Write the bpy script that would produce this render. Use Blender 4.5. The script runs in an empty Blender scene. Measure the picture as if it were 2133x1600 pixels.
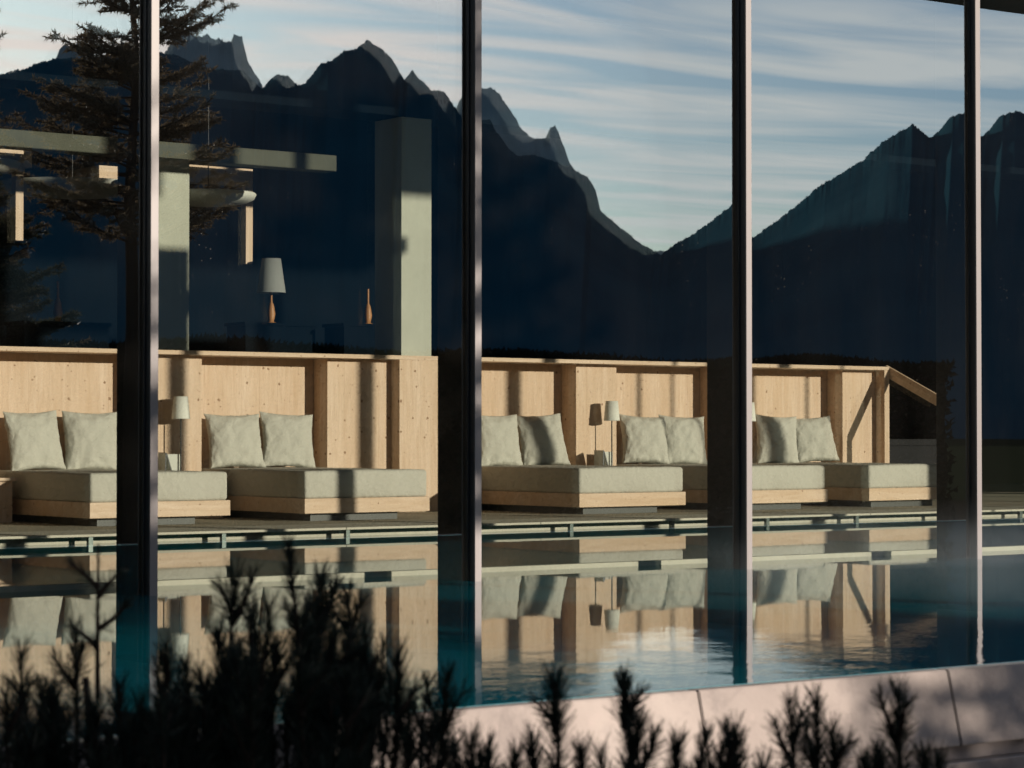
import bpy, bmesh, math, random
from mathutils import Vector, Matrix, noise
S = bpy.context.scene
COL = S.collection
R = math.radians

# ------------------------------------------------------------------ camera
cam = bpy.data.cameras.new('camera'); camo = bpy.data.objects.new('camera', cam); COL.objects.link(camo)
S.camera = camo
camo.location = (0, 0, 0.837)
PITCH = math.atan(105/5130)
YAW = R(53.02)
fwd = Vector((math.cos(YAW)*math.cos(PITCH), math.sin(YAW)*math.cos(PITCH), math.sin(PITCH)))
camo.rotation_euler = fwd.to_track_quat('-Z', 'Y').to_euler()
cam.sensor_width = 36; cam.lens = 86.58
cam.clip_start = 0.05; cam.clip_end = 30000
cam.dof.use_dof = True; cam.dof.focus_distance = 22.5; cam.dof.aperture_fstop = 7.0

# ------------------------------------------------------------------ sky and sun
SUN_EL = math.atan(0.2/1.077); SUN_ROT = math.atan2(0.4, -1)
W = bpy.data.worlds.new('World'); S.world = W; W.use_nodes = True
nt = W.node_tree; nt.nodes.clear()
N = nt.nodes.new; L = nt.links.new
sky = N('ShaderNodeTexSky'); sky.sky_type = 'NISHITA'; sky.sun_disc = False
sky.sun_elevation = SUN_EL; sky.sun_rotation = SUN_ROT; sky.air_density = 1.0; sky.dust_density = 0.6; sky.ozone_density = 1.6
tc = N('ShaderNodeTexCoord')
sep = N('ShaderNodeSeparateXYZ'); L(tc.outputs['Generated'], sep.inputs[0])
# project the direction on a high cloud layer, streaks stretched along one heading
mx = N('ShaderNodeMath'); mx.operation = 'MAXIMUM'; L(sep.outputs[2], mx.inputs[0]); mx.inputs[1].default_value = 0.03
vd = N('ShaderNodeVectorMath'); vd.operation = 'DIVIDE'; L(tc.outputs['Generated'], vd.inputs[0])
cb = N('ShaderNodeCombineXYZ'); [L(mx.outputs[0], cb.inputs[i]) for i in range(3)]
L(cb.outputs[0], vd.inputs[1])
mp = N('ShaderNodeMapping'); mp.vector_type = 'POINT'
mp.inputs['Rotation'].default_value = (0, 0, R(64)); mp.inputs['Scale'].default_value = (0.42, 1.15, 0.0)
L(vd.outputs[0], mp.inputs[0])
n1 = N('ShaderNodeTexNoise'); n1.inputs['Scale'].default_value = 1.5; n1.inputs['Detail'].default_value = 6; n1.inputs['Distortion'].default_value = 1.1; n1.inputs['Roughness'].default_value = 0.5
L(mp.outputs[0], n1.inputs['Vector'])
cr = N('ShaderNodeValToRGB'); cr.color_ramp.elements[0].position = 0.40; cr.color_ramp.elements[1].position = 0.63
L(n1.outputs[0], cr.inputs[0])
cm = N('ShaderNodeMath'); cm.operation = 'MULTIPLY'; L(cr.outputs[0], cm.inputs[0]); cm.inputs[1].default_value = 0.85
tint = N('ShaderNodeMixRGB'); tint.blend_type = 'MULTIPLY'; tint.inputs[0].default_value = 1.0
L(sky.outputs[0], tint.inputs[1]); tint.inputs[2].default_value = (0.60, 0.79, 1.12, 1)
mixc = N('ShaderNodeMixRGB'); L(cm.outputs[0], mixc.inputs[0]); L(tint.outputs[0], mixc.inputs[1])
# cloud colour: grey blue away from the sun, cream towards it
dt = N('ShaderNodeVectorMath'); dt.operation = 'DOT_PRODUCT'; L(tc.outputs['Generated'], dt.inputs[0]); dt.inputs[1].default_value = Vector((0.4, -1, 0.2)).normalized()
dr = N('ShaderNodeMapRange'); dr.inputs[1].default_value = 0.945; dr.inputs[2].default_value = 1.0; L(dt.outputs['Value'], dr.inputs[0])
dr2 = N('ShaderNodeMapRange'); dr2.inputs[1].default_value = 0.45; dr2.inputs[2].default_value = 0.88; L(dt.outputs['Value'], dr2.inputs[0])
c0 = N('ShaderNodeMixRGB'); L(dr2.outputs[0], c0.inputs[0]); c0.inputs[1].default_value = (3.2, 4.2, 5.2, 1); c0.inputs[2].default_value = (11.2, 11.1, 11.0, 1)
cc = N('ShaderNodeMixRGB'); L(dr.outputs[0], cc.inputs[0]); L(c0.outputs[0], cc.inputs[1]); cc.inputs[2].default_value = (17.5, 14.2, 13.0, 1)
L(cc.outputs[0], mixc.inputs[2])
bg = N('ShaderNodeBackground'); bg.inputs[1].default_value = 0.052; L(mixc.outputs[0], bg.inputs[0])
wo = N('ShaderNodeOutputWorld'); L(bg.outputs[0], wo.inputs[0])

sl = bpy.data.lights.new('sun', 'SUN'); sl.energy = 5.0; sl.angle = R(0.53); sl.color = (1.0, 0.86, 0.72)
so = bpy.data.objects.new('sun', sl); COL.objects.link(so)
so.rotation_euler = Vector((-0.4, 1, -0.2)).to_track_quat('-Z', 'Y').to_euler(); so.location = (6, -8, 12)

S.view_settings.view_transform = 'Standard'; S.view_settings.look = 'None'
S.view_settings.exposure = 1.20; S.view_settings.gamma = 1
cy = S.cycles
cy.max_bounces = 14; cy.diffuse_bounces = 4; cy.glossy_bounces = 6; cy.transmission_bounces = 6; cy.transparent_max_bounces = 24; cy.volume_bounces = 1
cy.sample_clamp_indirect = 6.0; cy.blur_glossy = 1.0; cy.caustics_reflective = False
try: cy.use_denoising = True; cy.denoiser = 'OPENIMAGEDENOISE'
except Exception: pass

# ------------------------------------------------------------------ material helpers
class M:
    def __init__(s, name):
        s.m = bpy.data.materials.new(name); s.m.use_nodes = True; s.t = s.m.node_tree; s.t.nodes.clear()
        s.out = s.n('ShaderNodeOutputMaterial')
    def n(s, k, **kw):
        x = s.t.nodes.new(k)
        for a, b in kw.items(): setattr(x, a, b)
        return x
    def l(s, a, b): s.t.links.new(a, b)
    def coords(s, scale=(1, 1, 1), rnd=False, kind='Object'):
        c = s.n('ShaderNodeTexCoord'); src = c.outputs[kind]
        if rnd:
            oi = s.n('ShaderNodeObjectInfo'); mu = s.n('ShaderNodeMath', operation='MULTIPLY'); mu.inputs[1].default_value = 37.0
            s.l(oi.outputs['Random'], mu.inputs[0]); va = s.n('ShaderNodeVectorMath', operation='ADD'); s.l(src, va.inputs[0]); s.l(mu.outputs[0], va.inputs[1]); src = va.outputs[0]
        p = s.n('ShaderNodeMapping'); p.inputs['Scale'].default_value = scale; s.l(src, p.inputs[0]); return p.outputs[0]
    def noise(s, vec, scale, detail=3, rough=0.5, dist=0.0):
        x = s.n('ShaderNodeTexNoise'); x.inputs['Scale'].default_value = scale; x.inputs['Detail'].default_value = detail
        x.inputs['Roughness'].default_value = rough; x.inputs['Distortion'].default_value = dist; s.l(vec, x.inputs['Vector']); return x.outputs[0]
    def ramp(s, fac, a, b, ca=(0, 0, 0, 1), cb=(1, 1, 1, 1)):
        x = s.n('ShaderNodeValToRGB'); e = x.color_ramp.elements; e[0].position = a; e[1].position = b; e[0].color = ca; e[1].color = cb
        s.l(fac, x.inputs[0]); return x.outputs[0]
    def mix(s, fac, a, b, mode='MIX'):
        x = s.n('ShaderNodeMixRGB', blend_type=mode)
        for i, v in ((0, fac), (1, a), (2, b)):
            if isinstance(v, (int, float)): x.inputs[i].default_value = v
            elif isinstance(v, tuple): x.inputs[i].default_value = v if len(v) == 4 else v + (1,)
            else: s.l(v, x.inputs[i])
        return x.outputs[0]
    def bump(s, h, strength=0.3, dist=0.01):
        x = s.n('ShaderNodeBump'); x.inputs['Strength'].default_value = strength; x.inputs['Distance'].default_value = dist; s.l(h, x.inputs['Height']); return x.outputs[0]
    def pbr(s, col, rough=0.6, metal=0.0, bump=None, spec=0.5):
        p = s.n('ShaderNodeBsdfPrincipled')
        if isinstance(col, tuple): p.inputs['Base Color'].default_value = col if len(col) == 4 else col + (1,)
        else: s.l(col, p.inputs['Base Color'])
        if isinstance(rough, (int, float)): p.inputs['Roughness'].default_value = rough
        else: s.l(rough, p.inputs['Roughness'])
        p.inputs['Metallic'].default_value = metal; p.inputs['Specular IOR Level'].default_value = spec
        if bump is not None: s.l(bump, p.inputs['Normal'])
        s.l(p.outputs[0], s.out.inputs[0]); return s.m

def wood_mat(name, horiz=False, base=(0.67, 0.515, 0.39), dark=(0.54, 0.39, 0.27), rnd=True):
    w = M(name)
    v = w.coords((1.2, 14, 14) if horiz else (14, 14, 1.2), rnd)
    g = w.noise(v, 2.6, 5, 0.62, 0.5)
    v2 = w.coords((0.6, 7, 7) if horiz else (7, 7, 0.6), rnd)
    g2 = w.noise(v2, 1.1, 2, 0.5)
    c = w.mix(w.ramp(g, 0.35, 0.72), base, dark)
    c = w.mix(w.ramp(g2, 0.35, 0.75), c, w.mix(0.55, c, (0.50, 0.33, 0.19)))
    # board joints
    bv = w.coords((1, 1, 1), False)
    sx = w.n('ShaderNodeSeparateXYZ'); w.l(bv, sx.inputs[0])
    if not horiz:
        fr = w.n('ShaderNodeMath', operation='FRACT'); mu = w.n('ShaderNodeMath', operation='MULTIPLY'); mu.inputs[1].default_value = 1/0.2
        w.l(sx.outputs[0], mu.inputs[0]); w.l(mu.outputs[0], fr.inputs[0])
        lt = w.n('ShaderNodeMath', operation='LESS_THAN'); lt.inputs[1].default_value = 0.018; w.l(fr.outputs[0], lt.inputs[0])
        fl = w.n('ShaderNodeMath', operation='FLOOR'); w.l(mu.outputs[0], fl.inputs[0]); wn = w.n('ShaderNodeTexWhiteNoise', noise_dimensions='1D'); w.l(fl.outputs[0], wn.inputs['W'])
        c = w.mix(w.ramp(wn.outputs['Value'], 0.0, 1.0, (0, 0, 0, 1), (0.55, 0.55, 0.55, 1)), c, w.mix(0.30, c, (0.45, 0.28, 0.15)))
        mm = w.n('ShaderNodeMath', operation='MULTIPLY'); mm.inputs[1].default_value = 0.45; w.l(lt.outputs[0], mm.inputs[0])
        c = w.mix(mm.outputs[0], c, (0.35, 0.22, 0.12))
    # knots: laid out on the unrolled face (x + y, z)
    kc = w.n('ShaderNodeSeparateXYZ'); w.l(w.coords((1, 1, 1), False), kc.inputs[0])
    ad = w.n('ShaderNodeMath', operation='ADD'); w.l(kc.outputs[0], ad.inputs[0]); w.l(kc.outputs[1], ad.inputs[1])
    oi = w.n('ShaderNodeObjectInfo'); om = w.n('ShaderNodeMath', operation='MULTIPLY_ADD'); w.l(oi.outputs['Random'], om.inputs[0]); om.inputs[1].default_value = 57.0; w.l(ad.outputs[0], om.inputs[2])
    cx_ = w.n('ShaderNodeCombineXYZ'); w.l(om.outputs[0], cx_.inputs[0]); w.l(kc.outputs[2], cx_.inputs[1])
    wob = w.n('ShaderNodeTexNoise'); wob.inputs['Scale'].default_value = 30; w.l(cx_.outputs[0], wob.inputs['Vector'])
    for sc, rad, cut in ((6.0, 0.085, 0.45), (12.0, 0.085, 0.55), (3.4, 0.06, 0.4)):
        vo = w.n('ShaderNodeTexVoronoi', voronoi_dimensions='2D'); vo.inputs['Scale'].default_value = sc; w.l(cx_.outputs[0], vo.inputs['Vector'])
        ss = w.n('ShaderNodeSeparateColor'); w.l(vo.outputs['Color'], ss.inputs[0])
        gt = w.n('ShaderNodeMath', operation='GREATER_THAN'); gt.inputs[1].default_value = cut; w.l(ss.outputs[0], gt.inputs[0])
        rr = w.n('ShaderNodeMath', operation='MULTIPLY'); rr.inputs[1].default_value = rad; w.l(ss.outputs[1], rr.inputs[0])
        rw = w.n('ShaderNodeMath', operation='MULTIPLY'); w.l(rr.outputs[0], rw.inputs[0]); w.l(wob.outputs[0], rw.inputs[1])
        ra = w.n('ShaderNodeMath', operation='SUBTRACT'); w.l(rw.outputs[0], ra.inputs[0]); ra2 = w.n('ShaderNodeMath', operation='MULTIPLY'); w.l(vo.outputs['Distance'], ra2.inputs[0]); ra2.inputs[1].default_value = 0.5; w.l(ra2.outputs[0], ra.inputs[1])
        halo = w.ramp(ra.outputs[0], -0.03, 0.01); k = w.ramp(ra.outputs[0], 0.0, 0.012)
        hm = w.n('ShaderNodeMath', operation='MULTIPLY'); w.l(halo, hm.inputs[0]); w.l(gt.outputs[0], hm.inputs[1]); h2 = w.n('ShaderNodeMath', operation='MULTIPLY'); w.l(hm.outputs[0], h2.inputs[0]); h2.inputs[1].default_value = 0.25
        km = w.n('ShaderNodeMath', operation='MULTIPLY'); w.l(k, km.inputs[0]); w.l(gt.outputs[0], km.inputs[1])
        c = w.mix(h2.outputs[0], c, (0.42, 0.24, 0.12)); c = w.mix(km.outputs[0], c, (0.25, 0.14, 0.075))
    return w.pbr(c, 0.55, 0, w.bump(g, 0.12, 0.004), 0.3)

def fabric_mat(name, col, rnd=True):
    w = M(name); v = w.coords((1, 1, 1), rnd)
    g = w.noise(v, 420, 2, 0.6); b = w.noise(v, 5, 4, 0.55); big = w.noise(v, 14, 3, 0.5, 0.6)
    c = w.mix(w.ramp(g, 0.3, 0.8), col, tuple(x*0.86 for x in col))
    c = w.mix(w.ramp(b, 0.35, 0.75), c, w.mix(0.10, c, (0.3, 0.28, 0.22)))
    p = w.pbr(c, 0.9, 0, w.bump(big, 0.45, 0.03), 0.15)
    return p

def plain(name, col, rough=0.6, metal=0.0, sc=6.0, var=0.15, bs=0.1, spec=0.5):
    w = M(name); v = w.coords(); g = w.noise(v, sc, 5, 0.6)
    c = w.mix(w.ramp(g, 0.3, 0.7), col, tuple(x*(1-var) for x in col))
    return w.pbr(c, rough, metal, w.bump(g, bs, 0.005), spec)

WOOD = wood_mat('spruce_boards'); WOODH = wood_mat('spruce_rail', True)
FAB = fabric_mat('linen_grey_green', (0.52, 0.50, 0.435)); PILF = fabric_mat('pillow_linen', (0.52, 0.505, 0.44))
CONC = None
def conc_mat(name, col, seams=None):
    w = M(name); v = w.coords(); a = w.noise(v, 1.6, 6, 0.62, 0.3); b = w.noise(v, 45, 4, 0.6); d = w.noise(v, 7, 5, 0.65)
    c = w.mix(w.ramp(a, 0.35, 0.7), col, tuple(x*0.80 for x in col)); c = w.mix(w.ramp(d, 0.42, 0.72), c, tuple(x*0.88 for x in col))
    c = w.mix(w.ramp(b, 0.45, 0.8), c, tuple(x*0.92 for x in col))
    return w.pbr(c, 0.75, 0, w.bump(b, 0.15, 0.003), 0.3)
CONC = conc_mat('concrete_pale', (0.47, 0.48, 0.40))
def stone_mat():
    w = M('coping_stone'); v = w.coords(); a = w.noise(v, 0.9, 7, 0.65, 0.6); b = w.noise(v, 60, 4, 0.65); d = w.noise(w.coords((1, 2.5, 1)), 5, 6, 0.7, 0.4); e = w.noise(v, 16, 4, 0.7)
    c = w.mix(w.ramp(a, 0.38, 0.66), (0.205, 0.176, 0.162), (0.165, 0.142, 0.133)); c = w.mix(w.ramp(d, 0.48, 0.70), c, (0.125, 0.107, 0.102))
    c = w.mix(w.ramp(e, 0.60, 0.68), c, w.mix(0.35, c, (0.22, 0.18, 0.17))); c = w.mix(w.ramp(b, 0.45, 0.8), c, w.mix(0.15, c, (0.2, 0.17, 0.16)))
    return w.pbr(c, w.ramp(a, 0.3, 0.7, (0.5, 0.5, 0.5, 1), (0.8, 0.8, 0.8, 1)), 0, w.bump(b, 0.35, 0.004), 0.3)
STONE = stone_mat()
STONE_L = conc_mat('gutter_stone', (0.55, 0.52, 0.43))
DECKM = conc_mat('deck_stone', (0.36, 0.33, 0.25))
DARK = plain('anodised_dark', (0.010, 0.013, 0.018), 0.38, 0.0)
PLINTH = plain('plinth_dark', (0.055, 0.06, 0.055), 0.5)
POSTM = plain('post_metal', (0.10, 0.13, 0.12), 0.35, 0.4)
CAPM = plain('aluminium_cap', (0.092, 0.083, 0.086), 0.5, 0.0, 3.0, 0.05, 0.02)
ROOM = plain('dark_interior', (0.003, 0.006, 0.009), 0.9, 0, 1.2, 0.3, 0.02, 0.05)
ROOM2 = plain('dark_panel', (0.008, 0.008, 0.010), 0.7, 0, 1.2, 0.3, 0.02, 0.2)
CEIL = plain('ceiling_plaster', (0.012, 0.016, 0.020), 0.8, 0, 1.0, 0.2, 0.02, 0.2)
SHADE = plain('lamp_shade_linen', (0.70, 0.70, 0.63), 0.85, 0, 160, 0.1, 0.1, 0.2)
DIMSH = plain('white_shade_dimmed', (0.26, 0.27, 0.26), 0.85, 0, 160, 0.1, 0.1, 0.2)  # white shade darkened in its colour, as if standing in shadow
BLACKM = plain('black_metal', (0.015, 0.016, 0.018), 0.4, 0.3)
WHITEP = plain('white_board', (0.55, 0.56, 0.50), 0.6)
PLAST = plain('white_plaster', (0.62, 0.62, 0.56), 0.7, 0, 2.5, 0.12)
BARK = plain('bark', (0.05, 0.032, 0.022), 0.9, 0, 18, 0.4, 0.6, 0.2)
TWIG = plain('twig_bark', (0.030, 0.020, 0.014), 0.9, 0, 30, 0.4, 0.4, 0.2)
ORANGE = plain('turned_wood', (0.42, 0.19, 0.06), 0.5, 0, 12, 0.3)
ROOFM = plain('roof_metal', (0.035, 0.04, 0.038), 0.6)
SCREEN = plain('dark_timber_cladding', (0.04, 0.03, 0.025), 0.8, 0, 8, 0.3)

def needle_mat(name, a, b):
    w = M(name); v = w.coords(); g = w.noise(v, 3.0, 2); h = w.noise(v, 30, 1)
    c = w.mix(w.ramp(g, 0.35, 0.65), a, b); c = w.mix(w.ramp(h, 0.4, 0.7), c, tuple(x*1.5 for x in b))
    p = w.n('ShaderNodeBsdfPrincipled'); w.l(c, p.inputs['Base Color']); p.inputs['Roughness'].default_value = 0.65; p.inputs['Specular IOR Level'].default_value = 0.2
    t = w.n('ShaderNodeBsdfTranslucent'); w.l(c, t.inputs[0]); mxs = w.n('ShaderNodeMixShader'); mxs.inputs[0].default_value = 0.2
    w.l(p.outputs[0], mxs.inputs[1]); w.l(t.outputs[0], mxs.inputs[2]); w.l(mxs.outputs[0], w.out.inputs[0]); return w.m
NEEDLE = needle_mat('pine_needles', (0.006, 0.012, 0.010), (0.011, 0.018, 0.012))
LARCH = needle_mat('larch_needles', (0.10, 0.078, 0.050), (0.15, 0.11, 0.068))
SPRUCE = needle_mat('spruce_needles', (0.028, 0.035, 0.022), (0.05, 0.045, 0.025))

def glass_mat(name, coat, tint, dust):
    w = M(name)
    fr = w.n('ShaderNodeFresnel'); fr.inputs[0].default_value = 1.52
    mm = w.n('ShaderNodeMath', operation='MULTIPLY'); mm.inputs[1].default_value = 1-coat; w.l(fr.outputs[0], mm.inputs[0])
    ad = w.n('ShaderNodeMath', operation='ADD'); ad.inputs[1].default_value = coat; w.l(mm.outputs[0], ad.inputs[0])
    tr = w.n('ShaderNodeBsdfTransparent'); tr.inputs[0].default_value = tint + (1,)
    gl = w.n('ShaderNodeBsdfGlossy'); gl.inputs['Roughness'].default_value = 0.0; gl.inputs[0].default_value = (0.93, 1.0, 1.0, 1)
    # faint waviness of toughened glass: only slow, very low bumps
    v = w.coords((1, 1, 0.22)); wv = w.noise(v, 2.2, 1, 0.4)
    w.l(w.bump(wv, 0.5, 0.00025), gl.inputs['Normal'])
    mx_ = w.n('ShaderNodeMixShader'); w.l(ad.outputs[0], mx_.inputs[0]); w.l(tr.outputs[0], mx_.inputs[1]); w.l(gl.outputs[0], mx_.inputs[2])
    if not dust:
        w.l(mx_.outputs[0], w.out.inputs[0]); return w.m
    # dust film and dried specks
    df = w.n('ShaderNodeBsdfDiffuse'); df.inputs[0].default_value = (0.72, 0.68, 0.62, 1)
    c = w.coords((1, 1, 1)); big = w.ramp(w.noise(w.coords((1, 1, 0.35)), 1.3, 5, 0.65, 0.4), 0.35, 0.8)
    fine = w.ramp(w.noise(c, 160, 2, 0.7), 0.70, 0.80)
    vo = w.n('ShaderNodeTexVoronoi'); vo.inputs['Scale'].default_value = 26; w.l(c, vo.inputs['Vector'])
    spots = w.ramp(vo.outputs['Distance'], 0.035, 0.075, (1, 1, 1, 1), (0, 0, 0, 1))
    sel = w.ramp(w.noise(c, 1.1, 3, 0.6), 0.50, 0.62)
    def mth(op, a, b):
        x = w.n('ShaderNodeMath', operation=op)
        for i, q in enumerate((a, b)):
            if isinstance(q, (int, float)): x.inputs[i].default_value = q
            else: w.l(q, x.inputs[i])
        return x.outputs[0]
    f = mth('ADD', mth('MULTIPLY', big, 0.003), 0.0008)
    f = mth('ADD', f, mth('MULTIPLY', mth('MULTIPLY', fine, sel), 0.012))
    f = mth('ADD', f, mth('MULTIPLY', mth('MULTIPLY', spots, sel), 0.13))
    m2 = w.n('ShaderNodeMixShader'); w.l(f, m2.inputs[0]); w.l(mx_.outputs[0], m2.inputs[1]); w.l(df.outputs[0], m2.inputs[2])
    w.l(m2.outputs[0], w.out.inputs[0]); return w.m
GLASS = glass_mat('solar_glass_outer', 0.33, (0.93, 0.95, 0.94), True)
GLASS2 = glass_mat('glass_inner', 0.035, (0.95, 0.98, 0.96), False)

def water_mat():
    w = M('pool_water')
    g = w.n('ShaderNodeNewGeometry'); sp = w.n('ShaderNodeSeparateXYZ'); w.l(g.outputs['Position'], sp.inputs[0])
    mr = w.n('ShaderNodeMapRange'); mr.inputs[1].default_value = 8.4; mr.inputs[2].default_value = 6.3; mr.inputs[3].default_value = 0.07; mr.inputs[4].default_value = 1.0
    w.l(sp.outputs[1], mr.inputs[0])
    v = w.coords((1, 1, 1)); a = w.noise(v, 3.0, 3, 0.5, 0.3); b = w.noise(w.coords((1, 2.2, 1)), 13, 2, 0.5)
    ad = w.n('ShaderNodeMath', operation='MULTIPLY_ADD'); w.l(b, ad.inputs[0]); ad.inputs[1].default_value = 0.25; w.l(a, ad.inputs[2])
    bp = w.n('ShaderNodeBump'); bp.inputs['Distance'].default_value = 0.0018; w.l(ad.outputs[0], bp.inputs['Height']); w.l(mr.outputs[0], bp.inputs['Strength'])
    fr = w.n('ShaderNodeFresnel'); fr.inputs[0].default_value = 1.33; w.l(bp.outputs[0], fr.inputs['Normal'])
    tr = w.n('ShaderNodeBsdfTransparent'); tr.inputs[0].default_value = (0.35, 0.85, 0.85, 1)
    gl = w.n('ShaderNodeBsdfGlossy'); gl.inputs['Roughness'].default_value = 0.012; w.l(bp.outputs[0], gl.inputs['Normal'])
    mm = w.n('ShaderNodeMath', operation='POWER'); w.l(fr.outputs[0], mm.inputs[0]); mm.inputs[1].default_value = 0.5
    # slight cloudiness of the water body
    dfw = w.n('ShaderNodeBsdfDiffuse'); dfw.inputs[0].default_value = (0.0, 0.36, 0.47, 1)
    mw = w.n('ShaderNodeMixShader'); mw.inputs[0].default_value = 0.36; w.l(tr.outputs[0], mw.inputs[1]); w.l(dfw.outputs[0], mw.inputs[2])
    m = w.n('ShaderNodeMixShader'); w.l(mm.outputs[0], m.inputs[0]); w.l(mw.outputs[0], m.inputs[1]); w.l(gl.outputs[0], m.inputs[2])
    w.l(m.outputs[0], w.out.inputs[0]); return w.m
WATER = water_mat()
def tile_mat():
    w = M('pool_tiles'); v = w.coords(); br = w.n('ShaderNodeTexBrick'); br.offset = 0; w.l(v, br.inputs[0]); br.inputs['Scale'].default_value = 10
    br.inputs['Color1'].default_value = (0.02, 0.42, 0.48, 1); br.inputs['Color2'].default_value = (0.025, 0.48, 0.52, 1); br.inputs['Mortar'].default_value = (0.05, 0.25, 0.27, 1)
    br.inputs['Mortar Size'].default_value = 0.01
    return w.pbr(br.outputs[0], 0.3)
TILE = tile_mat()

# ------------------------------------------------------------------ object helpers
def props(o, label=None, cat=None, group=None, kind=None):
    if label: o['label'] = label
    if cat: o['category'] = cat
    if group: o['group'] = group
    if kind: o['kind'] = kind
    return o
def thing(name, label, cat, loc=(0, 0, 0), rz=0.0, group=None):
    o = bpy.data.objects.new(name, None); COL.objects.link(o); o.location = loc; o.rotation_euler = (0, 0, rz); o.empty_display_size = 0.1
    return props(o, label, cat, group)
def mesh_obj(name, bm, mat, parent=None, smooth=False):
    me = bpy.data.meshes.new(name); bm.normal_update(); bm.to_mesh(me); bm.free(); me.materials.append(mat)
    if smooth: me.polygons.foreach_set('use_smooth', [True]*len(me.polygons))
    o = bpy.data.objects.new(name, me); COL.objects.link(o)
    if parent: o.parent = parent
    return o
def raw_obj(name, vs, fs, mat, parent=None, smooth=False):
    me = bpy.data.meshes.new(name); me.from_pydata(vs, [], fs); me.update(); me.materials.append(mat)
    if smooth: me.polygons.foreach_set('use_smooth', [True]*len(me.polygons))
    o = bpy.data.objects.new(name, me); COL.objects.link(o)
    if parent: o.parent = parent
    return o
def bx(bm, x0, x1, y0, y1, z0, z1, bev=0.0):
    t = bmesh.new()
    vs = [t.verts.new(p) for p in ((x0,y0,z0),(x1,y0,z0),(x1,y1,z0),(x0,y1,z0),(x0,y0,z1),(x1,y0,z1),(x1,y1,z1),(x0,y1,z1))]
    for f in ((0,3,2,1),(4,5,6,7),(0,1,5,4),(1,2,6,5),(2,3,7,6),(3,0,4,7)): t.faces.new([vs[i] for i in f])
    if bev: bmesh.ops.bevel(t, geom=t.edges[:], offset=bev, segments=2, affect='EDGES', profile=0.5)
    me = bpy.data.meshes.new('t'); t.to_mesh(me); t.free(); bm.from_mesh(me); bpy.data.meshes.remove(me)
def box(name, b, mat, parent=None, bev=0.0):
    bm = bmesh.new(); bx(bm, *b, bev=bev); return mesh_obj(name, bm, mat, parent)
def lathe(name, prof, mat, parent=None, seg=32, at=(0, 0, 0)):
    vs = []; fs = []
    for r, z in prof:
        for k in range(seg):
            a = 2*math.pi*k/seg; vs.append((at[0]+r*math.cos(a), at[1]+r*math.sin(a), at[2]+z))
    for i in range(len(prof)-1):
        for k in range(seg):
            k2 = (k+1) % seg; fs.append((i*seg+k, i*seg+k2, (i+1)*seg+k2, (i+1)*seg+k))
    return raw_obj(name, vs, fs, mat, parent, True)
def copy_tree(o, parent=None):
    c = o.copy(); COL.objects.link(c); c.parent = parent
    for ch in list(o.children): copy_tree(ch, c)
    return c

# ------------------------------------------------------------------ mountains (behind the camera, mirrored in the glass)
NEAR = [(-74.04,11.945),(-70.042,13.172),(-68.287,13.479),(-66.924,13.848),(-65.652,14.398),(-65.119,14.715),(-64.796,14.445),(-64.367,14.659),(-63.99,14.813),(-63.612,15.121),(-63.179,15.258),(-62.744,15.259),(-62.362,15.179),(-61.96,15.835),(-61.544,16.047),(-61.05,15.679),(-60.444,15.41),(-60.113,15.129),(-59.561,14.952),(-59.063,14.908),(-58.841,14.582),(-58.563,14.179),(-58.231,14.773),(-57.953,14.701),(-57.73,14.354),(-57.563,14.416),(-57.23,15.205),(-56.985,15.346),(-56.673,15.763),(-56.45,15.806),(-56.104,16.222),(-55.835,15.952),(-55.612,15.622),(-55.444,15.232),(-55.22,14.588),(-55.052,15.001),(-54.828,14.552),(-54.604,14.162),(-54.324,14.164),(-54.044,13.48),(-53.731,12.638),(-53.541,12.933),(-53.261,12.992),(-53.115,12.561),(-52.813,11.817),(-52.589,11.464),(-52.253,11.522),(-51.918,11.384),(-51.526,11.089),(-51.325,11.029),(-51.135,10.793),(-50.967,10.636),(-50.766,10.145),(-50.633,9.226),(-50.354,8.775),(-50.075,8.382),(-49.741,7.93),(-49.229,7.399),(-48.85,7.883),(-48.605,8.115),(-48.016,8.848),(-47.682,9.272),(-47.127,10.1),(-46.629,10.615),(-46.131,11.149),(-45.744,11.761),(-45.469,12.103),(-44.918,12.61),(-44.754,12.372),(-44.536,12.056),(-44.371,12.263),(-44.097,12.835),(-43.714,13.053),(-43.116,12.605),(-41.605,11.583),(-38.42,10.867),(-32.333,9.59)]
FAR = [(-74.032,10.117),(-63.715,12.574),(-63.449,14.994),(-63.342,15.481),(-63.18,15.721),(-63.017,15.632),(-62.898,15.928),(-62.723,15.743),(-62.581,15.421),(-62.439,15.04),(-61.54,13.624),(-60.666,16.374),(-60.446,16.382),(-60.17,16.197),(-59.949,16.244),(-59.839,16.112),(-59.673,16.098),(-59.507,15.966),(-59.429,15.988),(-59.363,16.283),(-59.175,16.23),(-59.097,15.745),(-59.041,15.259),(-58.841,14.68),(-58.229,13.133),(-54.212,13.185),(-53.877,14.323),(-53.731,14.264),(-53.317,14.167),(-53.149,13.932),(-52.925,13.345),(-52.757,12.894),(-52.645,12.561),(-52.555,12.365),(-52.421,12.169),(-52.085,12.109),(-51.973,12.559),(-51.861,12.637),(-51.772,12.362),(-51.638,11.814),(-51.47,11.089),(-50.41,7.505),(-48.517,7.49),(-48.183,8.266),(-47.96,8.75),(-47.516,9.036),(-47.073,8.834),(-45.968,9.397),(-32.338,8.309)]
def tv_(tab, az):
    az = min(max(az, tab[0][0]), tab[-1][0])
    for j in range(len(tab)-1):
        if tab[j+1][0] >= az: return tab[j][1]+(tab[j+1][1]-tab[j][1])*(az-tab[j][0])/(tab[j+1][0]-tab[j][0])
    return tab[-1][1]
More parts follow.
